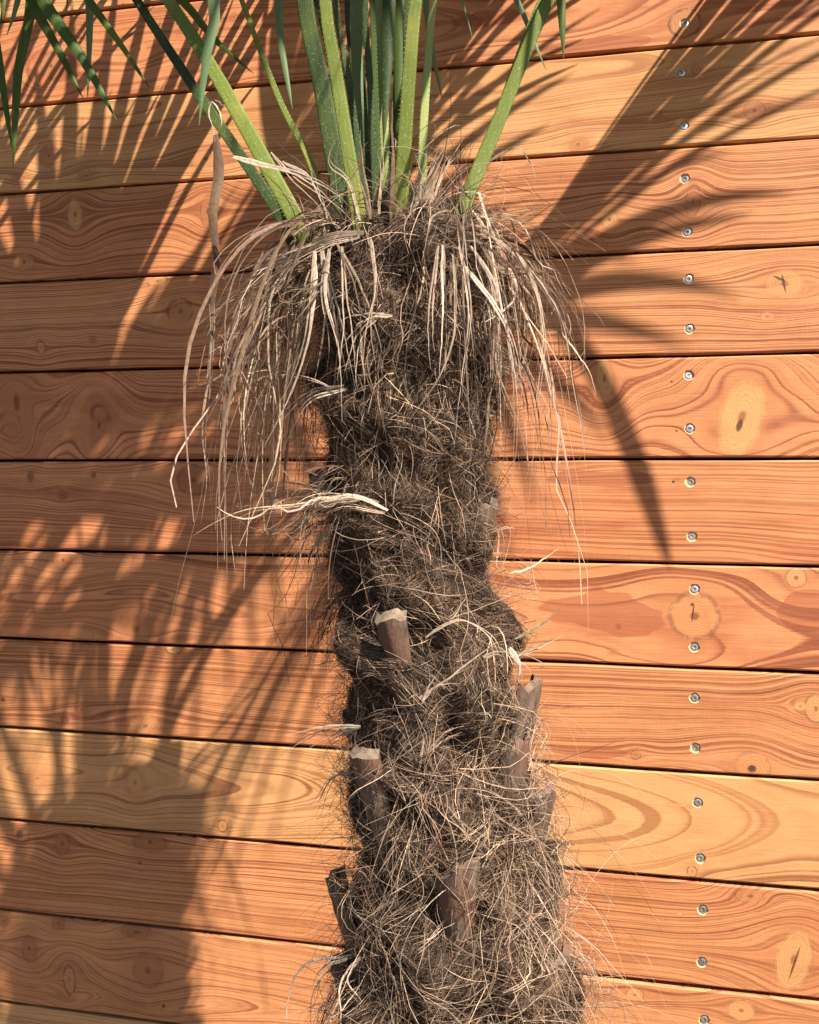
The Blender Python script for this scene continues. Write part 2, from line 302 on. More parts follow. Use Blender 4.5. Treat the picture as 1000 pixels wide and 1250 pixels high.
# per board: colours, ring centre height, radius at x=0, its slope, ring pitch, waviness, redness, contrast, knots (photo px: x, y, rx, ry, angle, flow, tone, rim), resin patches
BOARDS = {
 -2: (PALE, 0.02, 0.10, 0.05, .012, .010, .2, .8, [(150, 5, 8, 6, 0, .6, .4, .3)], []),
  -1: (SALMON, -0.01, 0.030, 0.085, .0125, .014, .75, .75, [(836, 28, 19, 18, 0, .8, .42, .85), (62, 80, 12, 15, .3, .9, .45, .3), (170, 60, 10, 9, 0, .7, .3, .2), (612, 12, 9, 7, 0, .5, .5, .2), (285, 20, 5, 5, 0, .5, .6, .4)], [(725, 55, 60, 12), (600, 22, 60, 10)]),
  0: (PALE, 0.05, 0.030, 0.02, .0095, .009, .35, .85, [(60, 190, 12, 11, .5, .9, .5, .4), (105, 214, 9, 6, 0, .7, .5, .3), (252, 194, 18, 12, 0, .8, .3, .2), (921, 135, 13, 13, 0, .9, .55, .4), (850, 85, 5, 6, 0, .7, .35, 1.0), (803, 140, 5, 5, 0, .6, .55, .5), (706, 176, 12, 9, .4, .6, .5, .2), (22, 218, 8, 5, 0, .6, .5, .3)], []),
  1: (ORANGE, -0.20, 0.020, 0.01, .0078, .008, .35, 1.0, [(92, 262, 9, 18, .1, 1., .05, .3), (254, 258, 9, 18, 0, .9, .55, .4), (846, 246, 9, 20, -.1, 1., .55, .5), (744, 268, 10, 12, .4, .9, .2, .3), (30, 320, 12, 10, 0, .8, .35, .3), (722, 292, 22, 7, -.5, .6, .5, .2)], []),
  2: (ORANGE, 0.24, 0.020, 0.01, .0080, .007, .2, .95, [(220, 380, 15, 14, 0, 1., .5, .7), (50, 424, 5, 7, .4, .7, .25, 1.0), (192, 343, 12, 5, .1, .8, .25, .8), (958, 346, 24, 19, 0, 1., .2, .25), (937, 386, 9, 6, 0, .8, .3, .3), (957, 346, 1.5, 14, .2, 0, 1., 0), (952, 340, 1.5, 10, 1.1, 0, 1., 0), (155, 405, 4, 4, 0, .6, .6, .4), (113, 415, 4, 4, 0, .6, .6, .4), (985, 352, 3, 3, 0, .3, .3, .3)], []),
  3: (SALMON, 0.16, 0.030, 0.03, .0115, .034, .45, .95, [(905, 510, 27, 50, -.25, 1., .02, .15), (903, 519, 4, 9, -.3, 0, .9, .3), (738, 462, 10, 26, .15, 1., .05, .2), (20, 490, 20, 60, .2, .9, .5, .1), (121, 520, 10, 26, -.3, .9, .55, .1), (820, 466, 2, 1.5, 0, 0, 1., 0), (826, 526, 2, 1.5, 0, 0, 1., 0)], []),
  4: (SALMON, -0.10, 0.040, 0.03, .0130, .007, .6, .85, [(236, 586, 19, 17, 0, 1., .66, .6), (37, 582, 4, 6, 0, .6, .8, .4), (76, 604, 6, 6, 0, .7, .7, .4), (114, 580, 3, 3, 0, .5, .8, .4), (686, 565, 9, 5, .2, .7, .4, .3), (822, 588, 2, 2, 0, 0, .9, .5)], [(730, 584, 80, 9)]),
  5: (SALMON, -0.015, 0.028, 0.06, .0130, .015, .5, .85, [(848, 752, 31, 30, .2, .9, .30, .55), (845, 738, 2.5, 2.5, 0, 0, .95, 0), (846, 748, 1.2, 14, -.1, 0, .9, 0), (972, 705, 13, 13, .2, .9, .15, .5), (76, 684, 12, 10, 0, .8, .5, .3), (165, 768, 22, 22, .5, .8, .5, .15), (755, 765, 4, 4, 0, .3, .7, .3), (748, 796, 5, 4, 0, .6, .5, .3)], [(745, 752, 62, 28), (985, 745, 35, 25)]),
  6: (ORANGE, 0.20, 0.025, 0.02, .0078, .008, .45, .95, [(776, 921, 6, 6, 0, .9, .55, .8), (918, 936, 22, 19, 0, 1., .35, .35), (918, 938, 6, 5, 0, 0, .75, .5), (996, 865, 14, 19, .2, 1., .2, .6), (80, 879, 5, 5, 0, .8, .8, .5), (178, 886, 20, 13, 0, .9, .3, .2), (101, 866, 8, 5, 0, .7, .5, .3), (212, 792, 9, 6, 0, .6, .05, 1.), (4, 854, 3, 3, 0, .5, .9, .3), (95, 900, 5, 3, 0, .6, .9, .3), (977, 862, 8, 6, 0, .6, .1, .2)], [(720, 918, 45, 6)]),
  7: (PALE, 0.008, 0.062, 0.11, .0125, .010, .15, .85, [(845, 1064, 6, 7, .2, .9, .35, 1.), (272, 1008, 6, 7, 0, .9, .35, 1.), (46, 950, 12, 8, 0, .6, .4, .2), (165, 955, 8, 14, .3, .7, .1, .1), (828, 983, 10, 2, 0, 0, .05, .1)], []),
  8: (ORANGE, 0.20, 0.020, 0.01, .0078, .008, .3, 1.0, [(183, 1028, 20, 11, 0, 1., .62, .4), (76, 1030, 9, 12, 0, .9, .6, .4), (916, 1094, 18, 9, 0, .9, .45, .3), (969, 1172, 22, 42, -.25, 1., .15, .3), (970, 1176, 1.5, 26, -.3, 0, 1., 0), (24, 1018, 4, 5, 0, .7, .8, .4), (171, 1053, 2, 2, 0, .3, .9, .3), (830, 1116, 3, 2, .3, 0, .05, .1)], []),
 9: (ORANGE, -0.03, 0.030, 0.03, .0085, .009, .3, .85, [(85, 1196, 7, 16, .1, 1., .35, .9), (181, 1184, 18, 20, .2, 1., .55, .4), (36, 1158, 9, 14, .2, .9, .55, .4), (72, 1127, 8, 7, 0, .8, .6, .4), (168, 1138, 20, 7, 0, .8, .6, .4), (5, 1124, 6, 6, 0, .7, .6, .4), (775, 1214, 11, 8, .1, .9, .2, .5), (905, 1233, 17, 14, 0, 1., .2, .4), (200, 1228, 2, 2, 0, .3, 1., .3)], []),
 10: (PALE, 0.03, 0.04, 0.03, .0110, .010, .2, .75, [], []),
}
k = -4; bi = 0
while seam(k + 1) > 0.05:
    zt, zb = seam(k), seam(k + 1); H = zt - zb - random.uniform(0.0034, 0.0052); zc = (zt + zb) / 2
    spec = BOARDS.get(k)
    if spec is None:
        pal = (ORANGE, SALMON, PALE)[k % 3]
        spec = (pal, (-.18, .02, .2)[k % 3], .03, .03, (.009, .012, .0105)[k % 3], .012, .3, .9, [], [])
    (li, mi, da), vc, d0, d1, pitch, wave, red, con, kn, pat = spec
    kn2 = []
    for (x, y, rx, ry, an, fl, to, ri) in kn:
        P = at(x, y, 0); Q = at(x + 1, y, 0); sxm = abs(Q[0] - P[0])
        kn2.append((P[0] - XM, P[2] - zc, rx * sxm, ry * sxm, an, fl, to, ri))
    pa2 = []
    for (x, y, rx, ry) in pat:
        P = at(x, y, 0); pa2.append((P[0] - XM, P[2] - zc, rx / 870, ry / 900))
    for _ in range(7):                              # more knots on the stretches of board outside the picture
        xx = random.choice((random.uniform(-2.2, -1.05), random.uniform(0.35, 1.8))); rr = random.uniform(.004, .02)
        kn2.append((xx - XM, random.uniform(-.05, .05), rr, rr * random.uniform(.7, 1.5), 0, .9, random.uniform(.2, .7), random.uniform(.2, .8)))
    mat = wood_mat('larch_board', li, mi, da, k + 9, vc, d0 , d1, pitch, wave, red, con, kn2, pa2)
    yo = random.uniform(-0.0012, 0.0012)
    mine = [(p[0] - XM, p[2] - zc) for p in screw_pos if zb < p[2] < zt]
    if not mine: mine = [((0.062 if k < 0 else 0.105) - XM, H * 0.23), ((0.062 if k < 0 else 0.105) - XM, -H * 0.23)]
    if len(mine) == 1: mine.append((mine[0][0], mine[0][1] - H * 0.48 if mine[0][1] > 0 else mine[0][1] + H * 0.48))
    base_x = mine[0][0]
    mine += [(base_x - 1.5, H * 0.23), (base_x - 1.5, -H * 0.23), (base_x + 1.5, H * 0.23), (base_x + 1.5, -H * 0.23)]
    me = board_mesh('board', BX1 - BX0, H, mine, k); me.materials.append(mat); me.materials.append(cm)
    o = link('board', me, fence); o.location = (XM, yo, zc); o.rotation_euler = (random.uniform(-.004, .004), random.uniform(-.0005, .0005), 0)
    for (sx, sz) in mine:
        s = link('screw', SCREW, o); s.scale = (.9, 1, .9); s.location = (sx, random.uniform(-.0001, .0013), sz); s.rotation_euler = (random.uniform(-.12, .12), random.uniform(0, 3), random.uniform(-.12, .12))
    k += 1; bi += 1
dk, b, bs, _ = new_mat('post_and_blocker'); bs.inputs['Base Color'].default_value = (0.035, 0.025, 0.02, 1); bs.inputs['Roughness'].default_value = 0.9
def box(name, x0, x1, y0, y1, z0, z1, mat, parent):
    V = [(x, y, z) for x in (x0, x1) for y in (y0, y1) for z in (z0, z1)]
    return mesh_np(name, V, [(0, 1, 3, 2), (4, 6, 7, 5), (0, 4, 5, 1), (2, 3, 7, 6), (0, 2, 6, 4), (1, 5, 7, 3)], mat, parent)
for px_ in (-1.42, 0.08, 1.58): box('post', px_ - .045, px_ + .045, BT + .0015, BT + .09, -0.3, seam(-4) - .02, dk, fence)
box('gap_light_blocker', BX0, BX1, BT + .093, BT + .098, 0.02, seam(-4) - .03, dk, fence)  # added, unseen: stops light showing through the gaps between boards

# ------------------------------------------------------------------ palm: trunk profile read from the photo
palm = bpy.data.objects.new('palm_tree', None); COL.objects.link(palm)
palm['label'] = 'fan palm with hairy brown fibre trunk standing before the board fence'; palm['category'] = 'palm'
ROWS = [(255, 478, 545), (285, 440, 580), (340, 420, 590), (420, 418, 590), (500, 420, 574), (600, 422, 580), (700, 434, 584), (800, 442, 610), (900, 455, 618), (1000, 457, 642), (1100, 457, 662), (1200, 452, 682), (1260, 440, 686)]
prof = []
for py, xl, xr in ROWS:
    A, B = at(xl, py, TY), at(xr, py, TY); prof.append(((A[2] + B[2]) / 2, (A[0] + B[0]) / 2, np.linalg.norm(B - A) / 2 + .004))
prof = np.array(prof)[::-1]
zb0 = prof[0, 0]
prof = np.vstack([[-0.05, prof[0, 1] + .02, .155], [0.3, prof[0, 1] + .015, .135], [0.7, prof[0, 1] + .006, .122], prof])
ZTOP = prof[-1, 0]
def axis(z): return np.interp(z, prof[:, 0], prof[:, 1])
def rad(z): return np.interp(z, prof[:, 0], prof[:, 2])
palm.location = (float(axis(0)), TY, 0)
POFF = np.array([float(axis(0)), TY, 0.0])
def lump(th, z):
    return 0.0035 * np.sin(13 * th + 70 * z) * np.sin(62 * z - 6 * th + 1) + 0.012 * (np.mod(z / .115 + th / 6.2832 * 2, 1.0) ** 2 - .4) + 0.004 * np.sin(5 * th + 31 * z) + 0.004 * np.sin(3 * th - 57 * z + 1) + 0.003 * np.sin(9 * th + 23 * z + 2) + 0.004 * np.sin(75 * z + 2 * th)
def surf(th, z, off=0.0):
    th, z = np.asarray(th, float), np.asarray(z, float); r = rad(z) + lump(th, z) + off
    return np.stack([axis(z) + r * np.sin(th), TY - r * np.cos(th), z + 0 * th], -1)
def nrm(th): return np.stack([np.sin(th), -np.cos(th), 0 * th], -1)
def tang(th): return np.stack([np.cos(th), np.sin(th), 0 * th], -1)
def on_trunk(px, py):
    """angle and height on the trunk surface under a photo pixel"""
    th = 0.0; z = at(px, py, TY)[2]
    for _ in range(12):
        P = surf(th, z); Q = at(px, py, P[1]); z = Q[2]
        th = math.asin(max(-0.985, min(0.985, (Q[0] - axis(z)) / (rad(z)))))
    return th, z
def fibre_mat(name, trans=0.15, rough=0.75):
    m, b, bs, out = new_mat(name)
    at_ = b.n('ShaderNodeAttribute', attribute_name='tint')
    tc = b.n('ShaderNodeTexCoord').outputs['Object']
    c = b.mix(1.0, at_.outputs['Color'], b.ramp(b.noise(tc, 260, 3.0), [(0.25, 0.62), (0.55, 1.0), (0.8, 1.25)]), 'MULTIPLY')
    b.t.links.new(c, bs.inputs['Base Color']); bs.inputs['Roughness'].default_value = rough; bs.inputs['Specular IOR Level'].default_value = 0.25
    if trans:
        tr = b.n('ShaderNodeBsdfTranslucent'); b.t.links.new(c, tr.inputs[0]); mx = b.n('ShaderNodeMixShader'); mx.inputs[0].default_value = trans
        b.t.links.new(bs.outputs[0], mx.inputs[1]); b.t.links.new(tr.outputs[0], mx.inputs[2]); b.t.links.new(mx.outputs[0], out.inputs[0])
    return m
FIB = fibre_mat('palm_fibre'); STRAW = fibre_mat('dried_leaf', 0.3, 0.6)
km, b, bs, _ = new_mat('trunk_core')
tc = b.n('ShaderNodeTexCoord').outputs['Object']; mp = b.n('ShaderNodeMapping'); b.put(mp.inputs[0], tc); mp.inputs['Scale'].default_value = (90, 90, 40)
nn = b.noise(mp.outputs[0], 1.0, 5.0, 0.7)
b.put(bs.inputs['Base Color'], b.ramp(nn, [(0.3, (0.018, 0.011, 0.007)), (0.6, (0.050, 0.032, 0.020)), (0.8, (0.09, 0.06, 0.04))])); bs.inputs['Roughness'].default_value = 0.95
bump(b, bs, nn, 1.0, 0.004)
NT, NZ = 72, 150
zz = np.linspace(-0.05, ZTOP, NZ); tt = np.linspace(0, 2 * np.pi, NT, endpoint=False)
TH, ZZ = np.meshgrid(tt, zz); V = surf(TH, ZZ, -0.004).reshape(-1, 3) - POFF
F = [(r * NT + c, r * NT + (c + 1) % NT, (r + 1) * NT + (c + 1) % NT, (r + 1) * NT + c) for r in range(NZ - 1) for c in range(NT)]
V = np.vstack([V, [[axis(ZTOP) - POFF[0], 0, ZTOP + .02]]]); n0 = (NZ - 1) * NT
F += [(n0 + c, n0 + (c + 1) % NT, len(V) - 1, len(V) - 1) for c in range(NT)]
me = bpy.data.meshes.new('trunk'); me.from_pydata([tuple(v) for v in V], [], [tuple(dict.fromkeys(f)) for f in F]); me.materials.append(km)
me.polygons.foreach_set('use_smooth', np.ones(len(me.polygons), bool))
link('trunk', me, palm)

# ---- ribbons: N paths of S points -> one mesh
def ribbons(P, W, Nrm, colr, fold=0.0):
    """P (N,S,3), W (N,S) full widths, Nrm (N,S,3) facing, colr (N,3); two columns of verts, three with a fold"""
    N, S, _ = P.shape
    T = unit(np.gradient(P, axis=1)); side = unit(np.cross(T, Nrm)); up = np.cross(side, T)
    h = W[..., None] / 2
    if fold:
        cols = [P - side * h, P + up * h * fold, P + side * h]
    else: cols = [P - side * h, P + side * h]
    C = len(cols); V = np.stack(cols, 2).reshape(-1, 3)
    idx = np.arange(N * S * C).reshape(N, S, C); F = []
    for c in range(C - 1): F.append(np.stack([idx[:, :-1, c], idx[:, :-1, c + 1], idx[:, 1:, c + 1], idx[:, 1:, c]], -1).reshape(-1, 4))
    return V, np.concatenate(F), np.repeat(colr, S * C, axis=0)
def pal(n, weights, jitter=0.25):
    base = np.array([(0.022, 0.013, 0.008), (0.060, 0.037, 0.022), (0.142, 0.086, 0.056), (0.27, 0.174, 0.115), (0.42, 0.288, 0.195), (0.56, 0.41, 0.290)])
    c = base[RNG.choice(len(base), n, p=np.array(weights) / sum(weights))]
    return c * RNG.uniform(1 - jitter, 1 + jitter, (n, 1)) * RNG.uniform(.94, 1.06, (n, 3))
def smooth_field(th, z, k):
    r = np.random.default_rng(k); a = 0
    for i in range(5):
        f1, f2, p = r.integers(1, 5), r.uniform(8, 45), r.uniform(0, 6.28); a = a + np.sin(f1 * th + f2 * z * r.choice([-1, 1]) + p)
    return a / 2.2
# ---- mat of fibre lying on the trunk
def trunk_mat(n, zlo, zhi, lo, hi, weights, wid, lift, cross, parent_name, steps=7, clump=1, vert=0.0, off0=0.0, front=True, seed=1):
    nc = max(1, n // clump)
    th0 = RNG.uniform(-2.0, 2.0, nc) if front else RNG.uniform(-np.pi, np.pi, nc); z0 = RNG.uniform(zlo, zhi, nc)
    ang = smooth_field(th0, z0, seed) * 0.9 + RNG.choice([-1, 1], nc) * RNG.normal(cross, .25, nc)       # angle from horizontal
    ang = np.where(RNG.random(nc) < vert, RNG.normal(math.pi / 2, .35, nc), ang)
    L = RNG.uniform(lo, hi, nc); curv = RNG.normal(0, 12, nc); lf = np.abs(RNG.normal(0, lift, nc))
    rep = lambda a: np.repeat(a, clump)[:nc * clump]
    N = nc * clump
    th0 = rep(th0) + RNG.normal(0, .03 if clump > 1 else 0, N); z0 = rep(z0) + RNG.normal(0, .003 if clump > 1 else 0, N)
    ang = rep(ang) + RNG.normal(0, .13 if clump > 1 else 0, N); L = rep(L) * RNG.uniform(.7, 1.15, N); curv = rep(curv) + RNG.normal(0, 5, N)
    lf = rep(lf) + np.abs(RNG.normal(0, lift * .4, N))
    th, z = th0.copy(), z0.copy(); P = np.zeros((N, steps, 3)); Nn = np.zeros((N, steps, 3)); jit = RNG.normal(0, 1, (N, 3))
    for s in range(steps):
        q = s / (steps - 1); P[:, s] = surf(th, z, off0 + 0.001 + lf * np.sin(np.pi * min(1, q * .8 + .1)) + RNG.normal(0, .0005, N))
        Nn[:, s] = unit(nrm(th) + jit * 0.45)
        h = L / (steps - 1); th = th + h * np.cos(ang) / rad(z); z = np.clip(z + h * np.sin(ang), -0.04, ZTOP + .01); ang = ang + curv * h + RNG.normal(0, .10, N)
    W = (RNG.uniform(*wid, N)[:, None] * np.linspace(1, .45, steps)[None])
    pocket_tint = np.clip(.92 + .30 * smooth_field(th0 * 2, z0 * 1.6, seed + 40), .70, 1.35)[:, None]        # random weathered tint, its dark patches also standing in for shaded pockets
    return ribbons(P - POFF, W, Nn, pal(N, weights) * pocket_tint)
def emit(name, chunks, mat, parent, kind='stuff', label=None):
    Vs, Fs, Cs, o = [], [], [], 0
    for V, F, C in chunks: Vs.append(V); Fs.append(F + o); Cs.append(C); o += len(V)
    return mesh_np(name, np.concatenate(Vs), np.concatenate(Fs), mat, parent, np.concatenate(Cs), label=label, kind=kind)
zp = lambda py: at(520, py, TY)[2]
ch = []
ch.append(trunk_mat(9000, 0.0, zp(1270), .05, .12, (3, 4, 3, 1, .4, .1), (.001, .002), .006, .5, 'low', front=False))
ch.append(trunk_mat(24000, zp(1270), zp(280), .03, .06, (4, 6, 3, .6, .0, 0), (.0007, .0013), .0025, .45, 'under', clump=6, seed=2, steps=6))  # bottom layer coloured darker to stand for shadow between the fibres
ch.append(trunk_mat(36000, zp(770), zp(520), .008, .028, (1.5, 5, 6, 2.0, .4, .05), (.0003, .0006), .0035, .6, 'wool', clump=3, vert=.35, off0=.003, seed=3, steps=6))
ch.append(trunk_mat(32000, zp(940), zp(720), .018, .05, (1.5, 5, 6, 2.2, .6, .1), (.0003, .0007), .0035, .08, 'swirl', clump=12, off0=.003, seed=4, steps=6))
ch.append(trunk_mat(44000, zp(1270), zp(900), .014, .045, (1.5, 5, 6, 2.4, .8, .15), (.0003, .0007), .0035, .3, 'lower', clump=10, vert=.12, off0=.003, seed=5, steps=6))
ch.append(trunk_mat(1200, zp(1270), zp(880), .04, .12, (0, 0, 2, 4, 4, 1.5), (.0004, .0009), .012, .7, 'gold', clump=3, vert=.6, off0=.012, steps=10, seed=6))
ch.append(trunk_mat(24000, zp(540), zp(270), .02, .06, (2, 4, 5, 2.8, .9, .2), (.0003, .0008), .006, .9, 'upper', clump=8, vert=.5, off0=.003, seed=7, steps=6))
ch.append(trunk_mat(700, zp(860), zp(300), .03, .08, (0, 0, 2, 4, 3, 1), (.0004, .0010), .012, .8, 'pale', vert=.4, off0=.006, steps=9, seed=8))
emit('fibre_mat', ch, FIB, palm, label='grey-brown woven fibre covering the trunk')

# ---- loose hairs that leave the trunk
def loose(n, zlo, zhi, lo, hi, weights, wid, grav, outw, steps=10, thr=(-2.3, 2.3), upb=0.2, curl=16):
    th = RNG.uniform(*thr, n); z = RNG.uniform(zlo, zhi, n); p = surf(th, z, .002)
    v = unit(nrm(th) * RNG.uniform(outw * .5, outw * 1.4, (n, 1)) + tang(th) * RNG.normal(0, .8, (n, 1)) + np.stack([0 * th, 0 * th, RNG.normal(upb, .7, n)], -1))
    L = RNG.uniform(lo, hi, n); h = (L / (steps - 1))[:, None]; ax = unit(RNG.normal(0, 1, (n, 3))); rate = RNG.normal(0, curl, (n, 1))
    P = np.zeros((n, steps, 3))
    for s in range(steps):
        P[:, s] = p; p = p + v * h
        v = unit(v + np.cross(ax, v) * rate * h + np.array([0, 0, -grav]) * h + RNG.normal(0, .05, (n, 3)))
    # nothing may pass through the trunk
    dx = P[..., 0] - axis(P[..., 2]); dy = P[..., 1] - TY; rr = np.hypot(dx, dy) + 1e-9; mn = rad(P[..., 2]) + .004
    k_ = np.maximum(1, mn / rr); P[..., 0] = axis(P[..., 2]) + dx * k_; P[..., 1] = TY + dy * k_
    W = RNG.uniform(*wid, n)[:, None] * np.linspace(1, .3, steps)[None]
    Nn = np.repeat(unit(nrm(th) + RNG.normal(0, .7, (n, 3)))[:, None], steps, 1)
    return ribbons(P - POFF, W, Nn, pal(n, weights))
lc = [loose(1300, zp(1270), zp(900), .02, .08, (2, 3, 3, 3, 1.6, .4), (.0003, .0007), 10, .7),
      loose(900, zp(900), zp(640), .015, .045, (1, 3, 3, 2, 1, .3), (.0004, .0009), 10, .7),
      loose(1000, zp(640), zp(300), .02, .07, (1, 2, 3, 3, 2, .4), (.0004, .0010), 14, .6),
      loose(260, zp(1260), zp(860), .08, .17, (0, 0, 1, 3, 4, 1), (.0005, .0010), 14, .9, steps=14, thr=(.4, 2.0)),
      loose(140, zp(1260), zp(860), .06, .13, (1, 2, 2, 2, 3, 1), (.0005, .0010), 12, .8, steps=14, thr=(-1.9, -.6)),
      loose(380, zp(330), zp(265), .05, .15, (0, 1, 2, 4, 3, 1), (.0005, .0012), 12, .8, steps=12, thr=(-2.4, 2.4), upb=.7)]
emit('loose_fibre', lc, FIB, palm, label='thin loose hairs curling off the trunk')

# ---- sawn-off leaf bases
sm, b, bs, _ = new_mat('old_leaf_base')
tc = b.n('ShaderNodeTexCoord').outputs['Object']; mp = b.n('ShaderNodeMapping'); b.put(mp.inputs[0], tc); mp.inputs['Scale'].default_value = (180, 180, 26)
nn = b.noise(mp.outputs[0], 1.0, 4.0, 0.65)
c = b.ramp(nn, [(0.28, (0.035, 0.022, 0.015)), (0.5, (0.100, 0.064, 0.043)), (0.72, (0.21, 0.145, 0.100))])
b.put(bs.inputs['Base Color'], b.mix(b.ss(b.noise(tc, 22, 3.0), .42, .62), c, (0.13, 0.062, 0.038))); bs.inputs['Roughness'].default_value = 0.7; bump(b, bs, nn, 0.8, 0.002)
fm, b, bs, _ = new_mat('sawn_face')
tc = b.n('ShaderNodeTexCoord').outputs['Object']
b.put(bs.inputs['Base Color'], b.ramp(b.noise(tc, 160, 4.0, .7), [(0.3, (0.11, 0.074, 0.050)), (0.6, (0.23, 0.165, 0.112)), (0.8, (0.32, 0.245, 0.17))])); bs.inputs['Roughness'].default_value = 0.9
def stub(px, py, wpx, lpx, out, top=0.75, tilt=0.0, thick=.013, slope=.5, pale=False):
    th, z = on_trunk(px, py); sc = 1 / 1220.0; L, Wd = lpx * sc, wpx * sc
    base = surf(th, z - L); nn, tt, up = nrm(np.array(th)), tang(np.array(th)), np.array([0, 0, 1.0])
    ns, nj = 9, 9; rows = []; r = random.Random(int(px * 31 + py))
    for s in range(ns):
        q = s / (ns - 1); w = Wd * (.42 + .58 * q ** .7); tk = thick * (.35 + .65 * math.sin(math.pi * min(1, .25 + q * .6)))
        c = base + up * L * q + nn * (-.004 + (out + .004) * q ** 1.1) + tt * tilt * q
        fr, bk = [], []
        for j in range(nj):
            a = -1 + 2 * j / (nj - 1); x = a * w / 2
            cv = -w * .26 * a * a
            zz_ = (slope * a * .006 + r.uniform(-1, 1) * (.0035 if pale else .007)) if s == ns - 1 else 0
            jn = r.uniform(-.0006, .0006)
            fr.append(c + tt * x + nn * (cv + tk * .5 * math.sqrt(max(0, 1 - a * a * .96)) + jn) + up * zz_)
            bk.append(c + tt * x + nn * (cv - tk * .5 * math.sqrt(max(0, 1 - a * a * .96))) + up * (zz_ + ((.009 if pale else .003) if s == ns - 1 else 0)))
        rows.append(fr + bk[::-1])
    M = 2 * nj; V = np.array(rows).reshape(-1, 3) - POFF
    F = [(s * M + j, s * M + (j + 1) % M, (s + 1) * M + (j + 1) % M, (s + 1) * M + j) for s in range(ns - 1) for j in range(M)]
    o = mesh_np('leaf_base_stub', V, F, sm, palm, smooth=True)
    t0 = (ns - 1) * M; cap = [V[t0 + j] for j in range(M)]
    mesh_np('cut_face', cap, [(j, j + 1, M - 2 - j, M - 1 - j) for j in range(nj - 1)], fm if pale else sm, o)
for a in [(480, 754, 40, 80, .025, .85, -.004, .012, .5, True), (464, 918, 52, 135, .034, .72, -.004, .012, .5, True), (545, 1052, 50, 105, .019, .72, 0), (618, 832, 58, 130, .017, .62, .002),
          (662, 962, 46, 95, .016, .6, .002), (660, 1160, 56, 100, .020, .75, 0), (438, 1074, 56, 95, .024, .6, -.004), (432, 1180, 66, 105, .024, .7, -.004),
          (598, 618, 46, 85, .018, .6, .004), (414, 585, 44, 75, .026, .7, -.012), (604, 905, 50, 100, .013, .8, 0), (575, 1240, 60, 95, .013, .8, 0)]:
    stub(*a)

# ------------------------------------------------------------------ dried leaf strips and threads
def spline(pts, n):
    """Hermite curve through points, knots spaced by the root of the chord"""
    pts = np.asarray(pts, float); d = np.sqrt(np.linalg.norm(np.diff(pts, axis=0), axis=1)) + 1e-6; t = np.concatenate([[0], np.cumsum(d)])
    m = np.gradient(pts, t, axis=0) if len(pts) > 2 else np.repeat((pts[1:] - pts[:1]) / t[-1], 2, 0)
    L = np.concatenate([[0], np.cumsum(np.linalg.norm(np.diff(pts, axis=0), axis=1))]); q = np.interp(np.linspace(0, L[-1], n), L, t)
    i = np.clip(np.searchsorted(t, q, 'right') - 1, 0, len(pts) - 2); h = (t[i + 1] - t[i])[:, None]; x = ((q - t[i]))[:, None] / h
    return (2 * x ** 3 - 3 * x * x + 1) * pts[i] + (x ** 3 - 2 * x * x + x) * h * m[i] + (3 * x * x - 2 * x ** 3) * pts[i + 1] + (x ** 3 - x * x) * h * m[i + 1]
STRAWS = {'s': (.50, .370, .262), 'p': (.61, .468, .350), 'b': (.15, .085, .045), 'm': (.29, .205, .13), 'd': (.09, .058, .036)}
def strip(pts, ys, wpx, colr='s', n=22, fold=.35, taper=.25, name='dried_leaf_strip', face=None):
    ys = ys if isinstance(ys, (list, tuple)) else [ys] * len(pts)
    ctrl = np.array([at(x, y, d) for (x, y), d in zip(pts, ys)])
    P = spline(ctrl, n); dep = np.abs((P - CP) @ CF).mean()
    P = P + np.cumsum(RNG.normal(0, .00035, P.shape), 0)
    q = np.linspace(0, 1, n); W = wpx * dep / F_PX * (1 - (1 - taper) * q ** 1.6) * np.minimum(1, .45 + q * 4)
    tw = RNG.uniform(-.5, .5) + RNG.normal(0, .8) * q
    f0 = unit(np.array(face if face is not None else (.35, -1, .25)))
    Nn = unit(f0[None] + np.stack([np.sin(tw), 0 * q, np.cos(tw) * .2], -1) * .7)
    k = 1 if colr == 'b' else max(1, int(round(wpx / 2.6)))               # a wide dead leaf is split lengthwise into narrow strips
    side = unit(np.cross(unit(np.gradient(P, axis=0)), Nn)); Ps, Ws, Cs = [], [], []
    for i in range(k):
        a = (i + .5) / k - .5; e = int(n * RNG.uniform(.72, 1.0)) if k > 1 else n
        sp = a * (W * 1.05)[:, None] * side + (RNG.normal(0, .010, 3)[None] + side * a * .02) * (q ** 2.2)[:, None] * (k > 1)
        sp[:, 2] -= (RNG.uniform(0, .012) * q ** 2) * (k > 1)
        Ps.append(spline((P + sp)[:max(e, 6)], n)); Ws.append(W / k * RNG.uniform(.75, 1.25) * (1 - .6 * q ** 3)); Cs.append(np.array(STRAWS[colr]) * RNG.uniform(.62, 1.15) * RNG.uniform(.95, 1.05, 3))
    V, F, C = ribbons(np.array(Ps) - POFF, np.array(Ws), np.repeat(unit(Nn + RNG.normal(0, .25, 3))[None], k, 0), np.array(Cs), fold)
    return mesh_np(name, V, F, STRAW, palm, C)
fr, sd = -.50, -.43
